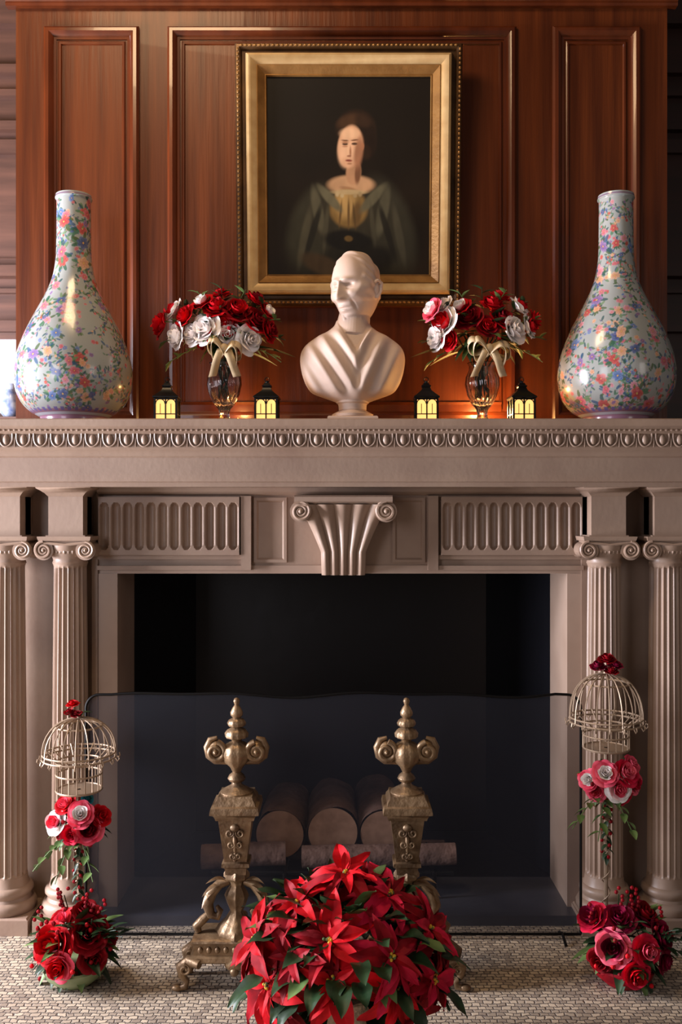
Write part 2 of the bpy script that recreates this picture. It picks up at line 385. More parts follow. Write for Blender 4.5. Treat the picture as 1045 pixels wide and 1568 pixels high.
# ================================================================= ANDIRONS
def andiron(x,sgn):
    E=empty('andiron',(x,-.40,0)); a=MB()
    a.add(lathe([(0.0001,.848),(.007,.845),(.010,.837),(.006,.826),(.012,.818),(.019,.804),(.018,.795),(.011,.788),(.022,.782),(.027,.772),(.024,.764),(.012,.76),(.026,.753),(.034,.742),(.032,.730),(.016,.724),(.014,.718),(.028,.712),(.04,.70),(.044,.682),(.038,.66),(.02,.642),(.012,.626),(.022,.618),(.027,.608),(.022,.6),(.013,.596),(.018,.588),(.036,.578),(.048,.57),(.048,.562)],32,
        lambda r,z,an: r*(1+.06*math.cos(an*10)) if .65<z<.82 and r>.02 else r))
    for s in(-1,1):
        a.add(ell((s*.060,0,.690),(.024,.026,.030),14,10))
        sp=spiral(s*.060,-.02,.690,.031,1.6,s,PI*.55,36,.25); a.add(tube(sp,[.009-.004*i/36 for i in range(37)],8))
        a.add(tube([(s*.02,0,.655),(s*.04,0,.66),(s*.062,0,.662),(s*.082,0,.675),(s*.088,0,.70),(s*.078,0,.722),(s*.058,0,.728)],[.008,.012,.014,.012,.011,.010,.006],8))
        a.add(ell((s*.06,-.024,.69),(.008,.01,.008),8,6))
    a.add(loft([(.566,.05),(.558,.052),(.55,.058),(.541,.06),(.537,.069),(.523,.072),(.518,.072),(.513,.062),(.505,.058),(.498,.056),(.496,.049),(.37,.033),(.366,.040),(.356,.041),(.35,.032),(.33,.030)]))
    for s in(-1,1):
        for k,z in enumerate((.46,.425,.39)):
            w=.022-.005*k
            a.add(tube(spiral(s*w*.7,-.049-.002+k*.0045,z,.013-.002*k,1.3,s,PI*.9,18,.3),.0035,6))
    a.add(ell((0,-.05,.475),(.014,.008,.012),8,6)); a.add(ell((0,-.044,.43),(.007,.007,.03),8,6)); a.add(ell((0,-.038,.385),(.008,.006,.014),8,6))
    a.add(lathe([(.030,.335),(.036,.325),(.036,.315),(.022,.305),(.018,.29),(.028,.275),(.034,.26),(.026,.235),(.018,.215),(.03,.195),(.05,.175),(.06,.158),(.06,.15)],24,lambda r,z,an:r*(1+.08*math.cos(an*8))))
    for s in(-1,1):
        path=[(s*.022,0,.30),(s*.05,-.005,.295),(s*.075,-.01,.27),(s*.085,-.01,.235),(s*.075,-.01,.205),(s*.055,-.01,.20),(s*.048,-.01,.218),(s*.058,-.01,.232)]
        a.add(tube(path,[.010,.015,.018,.017,.014,.012,.010,.006],8))
        path=[(s*.075,0,.21),(s*.10,-.01,.19),(s*.118,-.01,.172),(s*.112,-.01,.155)]
        a.add(tube(path,[.010,.014,.014,.01],8))
        for t in(.0,.5,1): leaf(a,(s*(.03+.03*t),-.02,.31-.03*t),(s*.8,-.4,.5-.8*t),.06,.014,0,droop=.5,fold=.5)
        for yy in(-.03,.03):
            path=[(s*.10,yy-.02*(1 if yy<0 else -1),.085),(s*.135,yy,.088),(s*.158,yy,.07),(s*.155,yy,.045),(s*.140,yy,.028),(s*.145,yy,.012),(s*.172,yy-.005,.007)]
            path=[(p[0],p[1]-(.02 if yy<0 else -.02),p[2]) for p in path]
            a.add(tube(path,[.013,.017,.017,.012,.009,.011,.007],8))
            a.add(ell((s*.168,yy*1.7,.010),(.018,.014,.010),10,6))
            a.add(tube(spiral(s*.145,yy*1.66-.014,.068,.018,1.3,s,PI/2,18,.3),.004,6))
    a.add(loft([(.155,.085,.05),(.15,.125,.058),(.142,.128,.062),(.138,.12,.055),(.105,.12,.055),(.10,.132,.064),(.088,.135,.066),(.084,.12,.055),(.078,.10,.05)]))
    for k in range(9): a.add(ell((-.1+k*.025,-.056,.121),(.008,.006,.010),8,6))
    a.add(ell((0,-.055,.08),(.03,.014,.022),10,8)); a.add(ell((0,-.06,.06),(.014,.012,.014),8,6))
    a.add(tube([(0,.03,.12),(0,.2,.12),(0,.24,.10)],.010,8))
    a.build('brass_casting',BRASS,E,ang=50)
andiron(-.311,-1); andiron(.195,1)

# ================================================================= POINSETTIA
E=empty('poinsettia_plant',(.01,-.735,0)); pm=MB()
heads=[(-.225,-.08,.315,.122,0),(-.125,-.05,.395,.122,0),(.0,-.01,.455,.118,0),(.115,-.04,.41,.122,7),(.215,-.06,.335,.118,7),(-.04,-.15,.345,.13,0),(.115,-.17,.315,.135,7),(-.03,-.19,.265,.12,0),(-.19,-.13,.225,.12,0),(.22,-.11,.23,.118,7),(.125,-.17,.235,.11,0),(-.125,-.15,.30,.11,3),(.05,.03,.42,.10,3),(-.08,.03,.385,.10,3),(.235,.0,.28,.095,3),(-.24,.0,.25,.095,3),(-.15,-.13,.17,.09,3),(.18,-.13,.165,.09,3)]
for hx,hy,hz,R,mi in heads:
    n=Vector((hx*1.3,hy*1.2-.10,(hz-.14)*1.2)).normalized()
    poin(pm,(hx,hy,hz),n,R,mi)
    pm.add(tube([(0,0,.14),(hx*.4,hy*.4,.14+(hz-.14)*.5),(hx,hy,hz)],.004,6),5)
for k in range(200):
    a=random.random()*2*PI; e_=random.uniform(-.25,1.3); r=random.uniform(.12,.22)
    d=Vector((math.cos(a)*math.cos(e_),math.sin(a)*math.cos(e_),math.sin(e_)))
    if e_<.15 and d.y<0 and abs(d.x)<.5: continue
    if d.y>0: d.y*=.35
    leaf(pm,Vector((0,-.02,.22))+Vector((d.x*r*1.1,d.y*r,d.z*r*.9)),d+Vector((0,0,-.3)),random.uniform(.07,.12),.028,random.choice((5,5,5,5,6)),droop=.3,wav=.15)
for k in range(36):
    a=-PI/2+random.choice((-1,1))*random.uniform(.6,1.5); z=random.uniform(.10,.2)
    leaf(pm,(math.cos(a)*.09,math.sin(a)*.09,z),(math.cos(a),math.sin(a),-.35),random.uniform(.07,.11),.028,5,droop=.35)
pm.build('leaves_and_bracts',FM,E)
pp=MB(); pp.add(lathe([(.05,.0),(.055,.01),(.070,.12),(.078,.14),(.074,.145),(.066,.14),(.06,.12),(0.0001,.12)],32,lambda r,z,an:r*(1+.03*math.cos(an*14)*min(1,z*12))))
pp.build('wrapped_pot',POT,E)

# ================================================================= ROSE GROUPS
def cluster(E,name,roses,leaves=14,c=(0,0,0),lr=.1,fill=0):
    mb=MB(); C=Vector(c)
    for x,y,z,R,mi,*o in roses:
        n=Vector((x-C.x,(y-C.y)-.05,(z-C.z)+.02))
        if n.length<.01: n=Vector((0,-1,.3))
        rose(mb,(x,y,z),n,R,mi,o[0] if o else None)
    for k in range(leaves):
        a=random.random()*2*PI; e_=random.uniform(-.7,1)
        d=Vector((math.cos(a)*math.cos(e_),-abs(math.sin(a))*math.cos(e_)*.9+.2,math.sin(e_)))
        leaf(mb,C+d*lr*.45,d,lr*random.uniform(.5,.8),lr*.15,random.choice((5,5,6)))
    for k in range(fill):
        d=Vector((random.uniform(-1,1),random.uniform(-1,.6),random.uniform(-.8,1))).normalized()*lr*random.uniform(.5,.95)
        mb.add(ell(C+d,(.007,.007,.007),6,5),random.choice((3,3,0)))
    return mb
def floor_arr(x,roses,bowl,side):
    E=empty('rose_floor_arrangement',(x,-.40,0))
    mb=cluster(E,'r',roses,34,(0,0,.11),.14,fill=34)
    for k in range(6):
        a=random.uniform(-.5,2.2); sprig(mb,(side*.05,-.02,.12),(side*math.cos(a),-.4,math.sin(a)),.15,5,7,.010)
    for k in range(5):
        a=random.uniform(.4,2.7); mb.add(tube([(0,0,.12),(.10*math.cos(a),0,.12+.10*math.sin(a)),(.13*math.cos(a),-.02,.12+.15*math.sin(a))],.0018,5),5)
        for q in range(6): mb.add(ell((.13*math.cos(a)+random.uniform(-.012,.012),-.02,.12+.15*math.sin(a)-.012*q+.02),(.006,.006,.006),6,5),3)
    mb.build('roses',FM,E)
    bb=MB(); bb.add(lathe([(.05,0),(.055,.004),(.085,.03),(.095,.055),(.09,.06),(.08,.05),(.0001,.045)],32)); bb.build('bowl',bowl,E)
floor_arr(-.793,[(-.045,-.06,.14,.058,0),(.05,-.05,.165,.05,3),(-.02,-.09,.09,.040,0,2),(.07,-.06,.10,.038,3),(-.09,-.02,.09,.032,0),(.03,.0,.21,.035,3),(-.03,-.02,.19,.035,2,0),(.10,0,.14,.03,3)],BOWL,1)
floor_arr(.84,[(-.05,-.07,.135,.045,8,2),(.01,-.09,.07,.04,0,7),(.04,-.09,.135,.038,2,7),(.10,-.03,.15,.045,8),(-.09,.0,.19,.045,8,7),(-.02,-.03,.20,.045,8),(.06,0,.20,.045,3,8),(.11,-.03,.08,.035,8),(-.08,-.05,.09,.035,3)],CRIM,1)

def cage_stand(x,zap,zring,zbot,zbq,rs,top):
    E=empty('birdcage_flower_stand',(x,-.265,0)); c=MB(); R=.112; r2=.070; wr=.0022
    for k in range(18):
        a=2*PI*k/18; ca,sa=math.cos(a),math.sin(a)
        H=zap-zring
        path=[(R*math.sin(t*PI/2)**.9*ca if t>0 else 0,R*math.sin(t*PI/2)**.9*sa if t>0 else 0,zring+H*math.cos(t*PI/2)**.8) for t in[i/9 for i in range(10)]]
        path[-1]=(R*ca,R*sa,zring)
        path+=[(R*1.08*ca,R*1.08*sa,zring-.012),(R*1.12*ca,R*1.12*sa,zring-.005),(R*1.10*ca,R*1.10*sa,zring+.004)]
        c.add(tube(path,wr,5))
        c.add(tube([(R*.92*ca,R*.92*sa,zring+.02),(r2*ca,r2*sa,zring-.01),(r2*ca,r2*sa,zbot)],wr,5))
    for rr,z in((R,zring),(R*.985,zring+.014),(R*.62,zring+H*.8),(r2,zring-.012),(r2,zbot),(r2,(zbot+zring)/2)):
        c.add(tube([(rr*math.cos(2*PI*i/32),rr*math.sin(2*PI*i/32),z) for i in range(32)],.003,6,True))
    c.add(lathe([(r2,zbot-.004),(r2,zbot),(.0001,zbot)],28)); c.add(ell((0,0,zap),(.009,.009,.012),8,6))
    c.add(tube([(-r2*.9,0,zring-.02),(r2*.9,0,zring-.02)],.002,5))
    c.add(tube([(0,0,.01),(0,0,zbot)],.0065,8))
    c.add(lathe([(.03,.0),(.03,.006),(.015,.015),(.010,.04),(.0065,.06)],24))
    c.add(lathe([(.007,zbq-.12),(.018,zbq-.11),(.008,zbq-.10),(.008,zbq-.06),(.03,zbq-.045),(.05,zbq-.02),(.05,zbq-.015)],16))
    c.add(tube([(.012*math.cos(i*.9),.012*math.sin(i*.9),.08+(zbq-.16)*i/40) for i in range(41)],.002,5))
    c.build('wire_cage',WIRE,E)
    mb=cluster(E,'f',rs,22,(0,0,zbq),.09,fill=25)
    for xx,yy,zz,RR,mi in top: rose(mb,(xx,yy,zz),(xx*3,-.3,1),RR,mi)
    for k in range(5):
        a=k*1.3; leaf(mb,(0,0,zap+.012),(math.cos(a),-abs(math.sin(a)),.4),.045,.012,3 if k%2 else 5)
    for k in range(3): sprig(mb,(-.03+.02*k,-.03,zbq-.03),(-.7+.5*k,-.3,-.5),.12,6)
    for k in range(16):
        z=zbq-.05-k*.012; mb.add(ell((.014*math.cos(k*2.),.014*math.sin(k*2.)-.005,z),(.006,.006,.006),6,5),3)
        leaf(mb,(0,-.008,z),(math.cos(k*2.4),-.4,-.5),.03,.008,5)
    mb.build('roses',FM,E)
cage_stand(-.818,.757,.635,.535,.43,[(-.06,-.04,.445,.034,2,1),(-.035,-.03,.495,.03,2,0),(.02,-.06,.475,.036,1,2),(.04,-.05,.43,.043,3,2),(.075,-.03,.46,.03,0),(-.005,-.06,.415,.03,7),(.03,-.02,.51,.018,9),(-.045,-.02,.405,.026,3)],[(-.02,0,.80,.018,0),(-.03,0,.775,.016,3),(-.005,-.01,.77,.016,3)])
cage_stand(.828,.896,.745,.665,.56,[(-.065,-.04,.575,.030,1,2),(-.02,-.06,.60,.036,1,2),(.045,-.05,.60,.038,2,7),(.02,-.06,.555,.036,2,1),(.075,-.03,.565,.032,7,2),(-.04,-.04,.54,.026,2),(.045,-.03,.53,.03,7),(.07,-.03,.62,.026,2)],[(-.025,0,.916,.024,8),(.0,-.01,.94,.026,3),(.03,0,.92,.022,8),(.01,-.02,.905,.02,3)])

# ================================================================= SHELF ORNAMENTS
SZ=1.7005
def vase_mesh():
    pr=[(27,0),(27.5,3),(28,6),(26,10),(26,45),(26.5,85),(28,105),(33,130),(43,155),(57,182),(71,210),(82,238),(88,262),(89,282),(86,302),(78,320),(66,333),(54,340),(50,343),(50,352)]
    p=[(r/446,(354-d)/443) for r,d in pr][::-1]
    q=[]
    for i in range(len(p)-1):
        p0=p[max(i-1,0)];p1=p[i];p2=p[i+1];p3=p[min(i+2,len(p)-1)]
        for k in range(12):
            t=k/12; q.append(tuple(.5*((2*p1[j])+(-p0[j]+p2[j])*t+(2*p0[j]-5*p1[j]+4*p2[j]-p3[j])*t*t+(-p0[j]+3*p1[j]-3*p2[j]+p3[j])*t**3) for j in(0,1)))
    q.append(p[-1])
    q=np.array(q); s=np.concatenate([[0],np.cumsum(np.hypot(*np.diff(q,axis=0).T))])
    NV,NU=430,640; ss=np.linspace(0,s[-1],NV); r=np.interp(ss,s,q[:,0]); z=np.interp(ss,s,q[:,1])
    th=np.linspace(0,2*PI,NU,endpoint=False)
    V=np.stack([np.outer(r,np.cos(th)),np.outer(r,np.sin(th)),np.repeat(z[:,None],NU,1)],-1)
    C=np.zeros((NV,NU,3)); C[:]=lin((158,162,158))[:3]
    rg=np.random.RandomState(4)
    def stamp(t0,s0,rad,fn):
        j0=np.searchsorted(ss,s0-rad); j1=np.searchsorted(ss,s0+rad)
        if j1<=j0: return
        rr=max(np.interp(s0,ss,r),.02); du=int(rad/(2*PI*rr)*NU)+1; uc=int(t0/(2*PI)*NU)
        du=min(du,NU//2-1)
        ui=np.arange(uc-du,uc+du+1); dx=((ui/NU*2*PI)-t0)[None,:]*r[j0:j1,None]; dy=(ss[j0:j1]-s0)[:,None]+0*dx
        colr,mk=fn(dx,dy); sub=C[j0:j1][:,ui%NU]; sub=sub*(1-mk[...,None])+colr*mk[...,None]
        blk=C[j0:j1]; blk[:,ui%NU]=sub; C[j0:j1]=blk
    def L3(c): return np.array(lin(c)[:3])
    PAL=[((176,52,74),(216,130,142)),((54,84,152),(130,152,190)),((164,42,46),(208,104,96)),((192,100,122),(224,168,176)),((104,66,134),(160,132,176)),((40,54,108),(104,120,166)),((200,134,96),(224,184,152)),((176,70,92),(216,144,152))]
    def flower(R,pal,np_,rot):
        a_,b_=L3(pal[0]),L3(pal[1]); sq=rg.uniform(.65,1); ca_,sa_=math.cos(rot),math.sin(rot)
        def fn(dx,dy):
            X=dx*ca_+dy*sa_; Y=(-dx*sa_+dy*ca_)/sq
            d=np.hypot(X,Y)/R; an=np.arctan2(Y,X)
            edge=.74+.26*np.abs(np.cos(an*np_/2+.4*np.sin(an*2))); mk=np.clip((edge-d)*6,0,1)
            t=np.clip(d/edge,0,1)[...,None]; colr=a_*(1-t)+b_*t
            lay=(np.sin(d*14+2*np.sin(an*np_))>.35)[...,None]; colr=np.where(lay,colr*.72+a_*.1,colr)
            ctr=(d<.14)[...,None]; colr=np.where(ctr,L3((205,165,90)),colr); return colr,mk*.9
        return fn
    def leaf_(Lh,W,rot,c):
        cc=L3(c)
        def fn(dx,dy):
            x=dx*math.cos(rot)+dy*math.sin(rot); y=-dx*math.sin(rot)+dy*math.cos(rot)
            w=W*np.sqrt(np.clip(1-(x/Lh)**2,0,1)); mk=np.clip((w-np.abs(y))*1400,0,1)
            return np.zeros(dx.shape+(3,))+cc,mk*.85
        return fn
    GR=[(56,98,76),(80,122,92),(48,84,86),(108,136,96),(76,96,60),(58,88,120)]
    total=ss[-1]
    for b_ in range(360):
        t0=rg.rand()*2*PI; s0=rg.rand()*total; ang=rg.rand()*2*PI; n=rg.randint(14,36)
        if rg.rand()>max(np.interp(s0,ss,r)/.2,.4): continue
        bc=(108,90,76) if b_%3 else (80,108,94)
        for k in range(n):
            ang+=rg.uniform(-.35,.35); rr=max(np.interp(s0,ss,r),.025)
            t0=(t0+math.cos(ang)*.0045/rr)%(2*PI); s0+=math.sin(ang)*.0045
            if not .02<s0<total-.03: break
            stamp(t0,s0,.0026,lambda dx,dy:(np.zeros(dx.shape+(3,))+L3(bc),np.clip((.0017-np.hypot(dx,dy))*1500,0,1)))
            if k%3==0:
                la=ang+rg.choice([-1,1])*rg.uniform(.6,1.2); l_=rg.uniform(.005,.011)
                rr=max(np.interp(s0,ss,r),.025)
                stamp((t0+math.cos(la)*l_/rr)%(2*PI),s0+math.sin(la)*l_,l_*1.2,leaf_(l_,l_*.42,la,GR[rg.randint(6)]))
            if k%5==4: stamp((t0+rg.uniform(-.006,.006)/rr)%(2*PI),s0,.008,flower(rg.uniform(.004,.007),PAL[rg.randint(8)],5,rg.rand()*6))
    for b_ in range(950):
        s0=rg.rand()*total
        if rg.rand()>max(np.interp(s0,ss,r)/.2,.28): continue
        if s0>total-.03: continue
        R_=rg.choice([.007,.010,.015,.021,.027],p=[.38,.28,.17,.11,.06]); t0=rg.rand()*2*PI; rr=max(np.interp(s0,ss,r),.025)
        if R_>.012:
            for q_ in range(5):
                la=rg.rand()*2*PI; stamp((t0+math.cos(la)*R_/rr)%(2*PI),s0+math.sin(la)*R_,R_*.8,leaf_(R_*.6,R_*.24,la,GR[rg.randint(6)]))
        stamp(t0,s0,R_*1.05,flower(R_,PAL[rg.randint(8)],rg.randint(5,9),rg.rand()*6))
    m_=(z<.045); C[m_]=L3((150,110,130)); m_=(z>.028)&(z<.036); C[m_]=L3((190,196,202)); m_=(z<.008); C[m_]=L3((190,196,202))
    kk=((th*40/(2*PI))%1<.5)[None,:]; m2=((z>.040)&(z<.050))[:,None]&kk; C[m2]=L3((110,100,150))
    m_=(z>.789)&(z<.795); C[m_]=L3((130,110,130))
    me=bpy.data.meshes.new('porcelain_vase')
    vv=V.reshape(-1,3)
    inner=[(.053,.80),(.05,.78),(.05,.60)]
    idx=np.arange(NV*NU).reshape(NV,NU)
    a=idx[:-1];b_=np.roll(idx,-1,1)[:-1];c_=np.roll(idx,-1,1)[1:];d_=idx[1:]
    F=np.stack([a,b_,c_,d_],-1).reshape(-1,4)
    vl=[tuple(x) for x in vv.tolist()]; base=len(vl); n2=64; fl2=F.tolist()
    for (ri,zi) in inner:
        for i in range(n2): vl.append((ri*math.cos(2*PI*i/n2),ri*math.sin(2*PI*i/n2),zi))
    for jn in range(2):
        for i in range(n2): fl2.append((base+jn*n2+i,base+jn*n2+(i+1)%n2,base+(jn+1)*n2+(i+1)%n2,base+(jn+1)*n2+i))
    fl2.append(tuple(base+2*n2+i for i in range(n2)))
    me.from_pydata(vl,[],fl2)
    at=me.color_attributes.new('glaze','FLOAT_COLOR','POINT')
    cc=np.ones((len(vl),4)); cc[:base,:3]=C.reshape(-1,3); cc[base:,:3]=.35
    at.data.foreach_set('color',cc.astype(np.float32).ravel())
    me.polygons.foreach_set('use_smooth',[True]*len(me.polygons)); me.update()
    return me
PV=bpy.data.materials.new('painted_porcelain'); PV.use_nodes=True
nt=PV.node_tree; b=nt.nodes['Principled BSDF']; b.inputs['Roughness'].default_value=.22; b.inputs['Coat Weight'].default_value=.25; b.inputs['Coat Roughness'].default_value=.06
at=nt.nodes.new('ShaderNodeAttribute'); at.attribute_name='glaze'; nt.links.new(at.outputs['Color'],b.inputs['Base Color'])
VM=vase_mesh(); VM.materials.append(PV)
for nm,x,rz in(('porcelain_vase',-.93,.3),('porcelain_vase',.957,2.6)):
    o=bpy.data.objects.new(nm,VM); o.location=(x,.07,SZ); o.rotation_euler=(0,0,rz); bpy.context.scene.collection.objects.link(o)

# marble bust of an elderly man ---------------------------------
bm_=MB()
prof=[(.075,.048,.048),(.095,.050,.048),(.105,.062,.052),(.118,.098,.066),(.135,.140,.080),(.16,.160,.090),(.19,.172,.096),(.22,.179,.099),(.25,.182,.098),(.275,.178,.094),(.295,.166,.088),(.315,.145,.080),(.332,.118,.072),(.348,.088,.064),(.365,.066,.058),(.385,.056,.054)]
def cr(i,k,j):
    p0=prof[max(i-1,0)][j];p1=prof[i][j];p2=prof[i+1][j];p3=prof[min(i+2,len(prof)-1)][j]
    return .5*(2*p1+(-p0+p2)*k+(2*p0-5*p1+4*p2-p3)*k*k+(-p0+3*p1-3*p2+p3)*k**3)
def tor(u,v):
    t=v*(len(prof)-1); i=min(int(t),len(prof)-2); k=t-i
    z,w,d=[cr(i,k,j) for j in range(3)]
    a=2*PI*u; ca,sa=math.cos(a),math.sin(a)
    x=w*ca; y=d*sa
    if sa<0:
        f=-sa; m=sm((z-.10)/.05)*sm((.37-z)/.05)
        vL=math.sin((x+(z-.35)*.62)*95+.8+8*x*x); vR=math.sin((-x+(z-.35)*.45)*90)
        side=sm((x+.01)/.05)
        V=abs(x-.012)-(z-.272)*.60
        out_=sm((V+.004)/.012)
        fo=vL*(1-side)+vR*side
        y-=.0095*fo*f**.5*m*out_
        y+=.014*(1-out_)*sm((z-.262)/.03)*f
    return (x,y,z)
n=420; v,f=grid(tor,n,130,True)
f.append(tuple(range(n))[::-1]); f.append(tuple(130*n+i for i in range(n))); bm_.add((v,f))
HM=T(.004,-.012,.494)@Matrix.Rotation(math.radians(-36),4,'Z')@Matrix.Rotation(math.radians(8),4,'X')@Matrix.Scale(1.04,4)
bm_.add(tube([(0,.0,.33),(.002,.003,.37),(.008,.010,.41),(.012,.018,.46)],[.066,.058,.054,.054],40))
for s in(-1,1): bm_.add(tube([(s*.014,-.044,.350),(s*.026,-.040,.385),(s*.040,-.018,.43)],[.006,.008,.008],12))
def G(x,z,cx,cz,sx,sz): return math.exp(-((x-cx)/sx)**2-((z-cz)/sz)**2)
def head(u,v):
    th=PI*v; a=2*PI*u
    st=math.sin(th); 
    zz=-math.cos(th)
    if zz>0: st=(1-zz**2.3)**.5 if zz<1 else 0
    dx=st*math.cos(a); dy=st*math.sin(a)
    z=.120*zz
    front=max(0,-dy)
    wz=.076
    if z<0: wz=.076-.18*(-z)**1.25
    x=wz*dx
    yb=.100 if dy>0 else .087
    if z<0 and dy>0: yb=.100-.25*(-z)
    y=yb*dy
    if z<0: y-=.06*(-z)*front**.5
    fr=front**.7
    d=0
    ax=abs(x)
    d+=.010*G(ax,z,.020,.025,.018,.008)
    d-=.015*G(ax,z,.027,.007,.013,.010)
    d+=.0075*G(ax,z,.0275,.003,.009,.0058)
    d-=.004*G(ax,z,.0275,-.0055,.011,.0018)
    d-=.0045*G(ax,z,.0275,.0125,.012,.0022)
    d+=.009*G(ax,z,.040,-.020,.016,.012)
    d-=.007*G(ax,z,.044,-.055,.016,.020)
    d+=.006*G(x,z,0,-.062,.030,.022)
    d-=.0065*G(x,z,0,-.0655,.022,.0026)
    d+=.0045*G(x,z,0,-.0600,.016,.0035)
    d+=.005*G(x,z,0,-.0735,.014,.005)
    d-=.005*G(x,z,0,-.083,.018,.005)
    d+=.017*G(x,z,0,-.101,.024,.016)
    d-=.0055*G(ax,z,.030+(-.035-z)*.15,-.055,.0035,.018)
    if -.048<z<.022:
        t=(.022-z)/.062; w_=.0075+.0065*sm(t); h_=.011+.020*sm(t*.95)
        if z<-.038: h_*=sm((z+.048)/.010)
        d+=h_*math.exp(-(x/w_)**2)
    d+=.007*G(ax,z,.0125,-.034,.006,.007)
    y-=d*fr
    hl=y+.044+(0 if z>.05 else (.05-z)*.60)
    if z>-.05:
        hm=sm(hl/.02)*sm((z+.05)/.02)
        lock=(math.sin(z*170+y*80+3*math.sin(y*45+z*20)+x*25)*.0018+math.sin(z*90-y*120+x*60)*.0008)
        nrm=Vector((x,y,z)).normalized()*((.004+lock)*hm)
        x+=nrm.x;y+=nrm.y;z+=nrm.z
    return (x,y+.012,z)
v,f=grid(head,280,260,True); bm_.add((v,f),0,HM)
for s in(-1,1):
    bm_.add(ell((s*.076,.022,-.012),(.010,.015,.027),16,12),0,HM)
    bm_.add(tube([(s*.077,.008,.010),(s*.086,.018,.018),(s*.090,.034,.008),(s*.086,.032,-.016),(s*.079,.018,-.038),(s*.074,.012,-.036)],[.004,.005,.006,.0055,.006,.003],10),0,HM)
B=empty('marble_bust',(.04,.06,SZ))
bo=bm_.build('head_and_shoulders',MARBLE,B,loc=(0,0,-.024))
rm=bo.modifiers.new('r','REMESH'); rm.mode='VOXEL'; rm.voxel_size=.0018; rm.use_smooth_shade=True
sm_=bo.modifiers.new('s','SMOOTH'); sm_.factor=.5; sm_.iterations=1
pd=MB(); pd.add(lathe([(.060,.022),(.070,.028),(.072,.036),(.058,.044),(.044,.052),(.040,.060),(.046,.070),(.056,.076),(.058,.082),(.05,.088)],40)); pd.add(loft([(0,.086,.075),(.022,.086,.075),(.026,.082,.071)]))
pd.build('socle',MARBLE,B)

def lantern(x,ry=0):
    E=empty('candle_lantern',(x,.0,SZ)); E.rotation_euler=(0,0,ry); k=MB(); h=.036
    k.add(loft([(0,.041),(.006,.041),(.009,.038)])); k.add(loft([(.082,.038),(.085,.043),(.089,.043),(.10,.030),(.112,.017),(.122,.013),(.126,.016),(.129,.016),(.131,.011),(.138,.009)]))
    for sx_ in(-1,1):
        for sy in(-1,1): k.add(box(sx_*h-.0035,sx_*h+.0035,sy*h-.0035,sy*h+.0035,.006,.085))
    for r in range(4):
        M=Matrix.Rotation(r*PI/2,4,'Z')
        k.add(box(-.0022,.0022,-h-.003,-h+.003,.006,.085),0,M)
        k.add(box(-h,h,-h-.003,-h+.003,.028,.031),0,M)
        for s in(-1,1):
            k.add(tube([(s*.018+.0155*math.cos(a),-h,.064+.016*math.sin(a)) for a in[PI*i/10 for i in range(11)]],.0018,5),0,M)
            k.add(tube([(s*.018,-h,.03),(s*.018,-h,.064)],.0012,5),0,M)
        k.add(box(-h,h,-h-.002,-h+.002,.078,.086),0,M)
    k.add(ell((0,0,.141),(.006,.006,.006),8,6)); k.add(tube([(.008*math.cos(a),0,.149+.008*math.sin(a)) for a in[2*PI*i/14 for i in range(14)]],.0017,5,True))
    k.build('iron_case',BLACK,E)
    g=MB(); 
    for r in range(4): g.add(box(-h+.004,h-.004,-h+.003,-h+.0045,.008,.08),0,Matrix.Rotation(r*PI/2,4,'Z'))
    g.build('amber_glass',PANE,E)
for x in(-.592,-.252,.290,.615): lantern(x,random.uniform(-.06,.06))

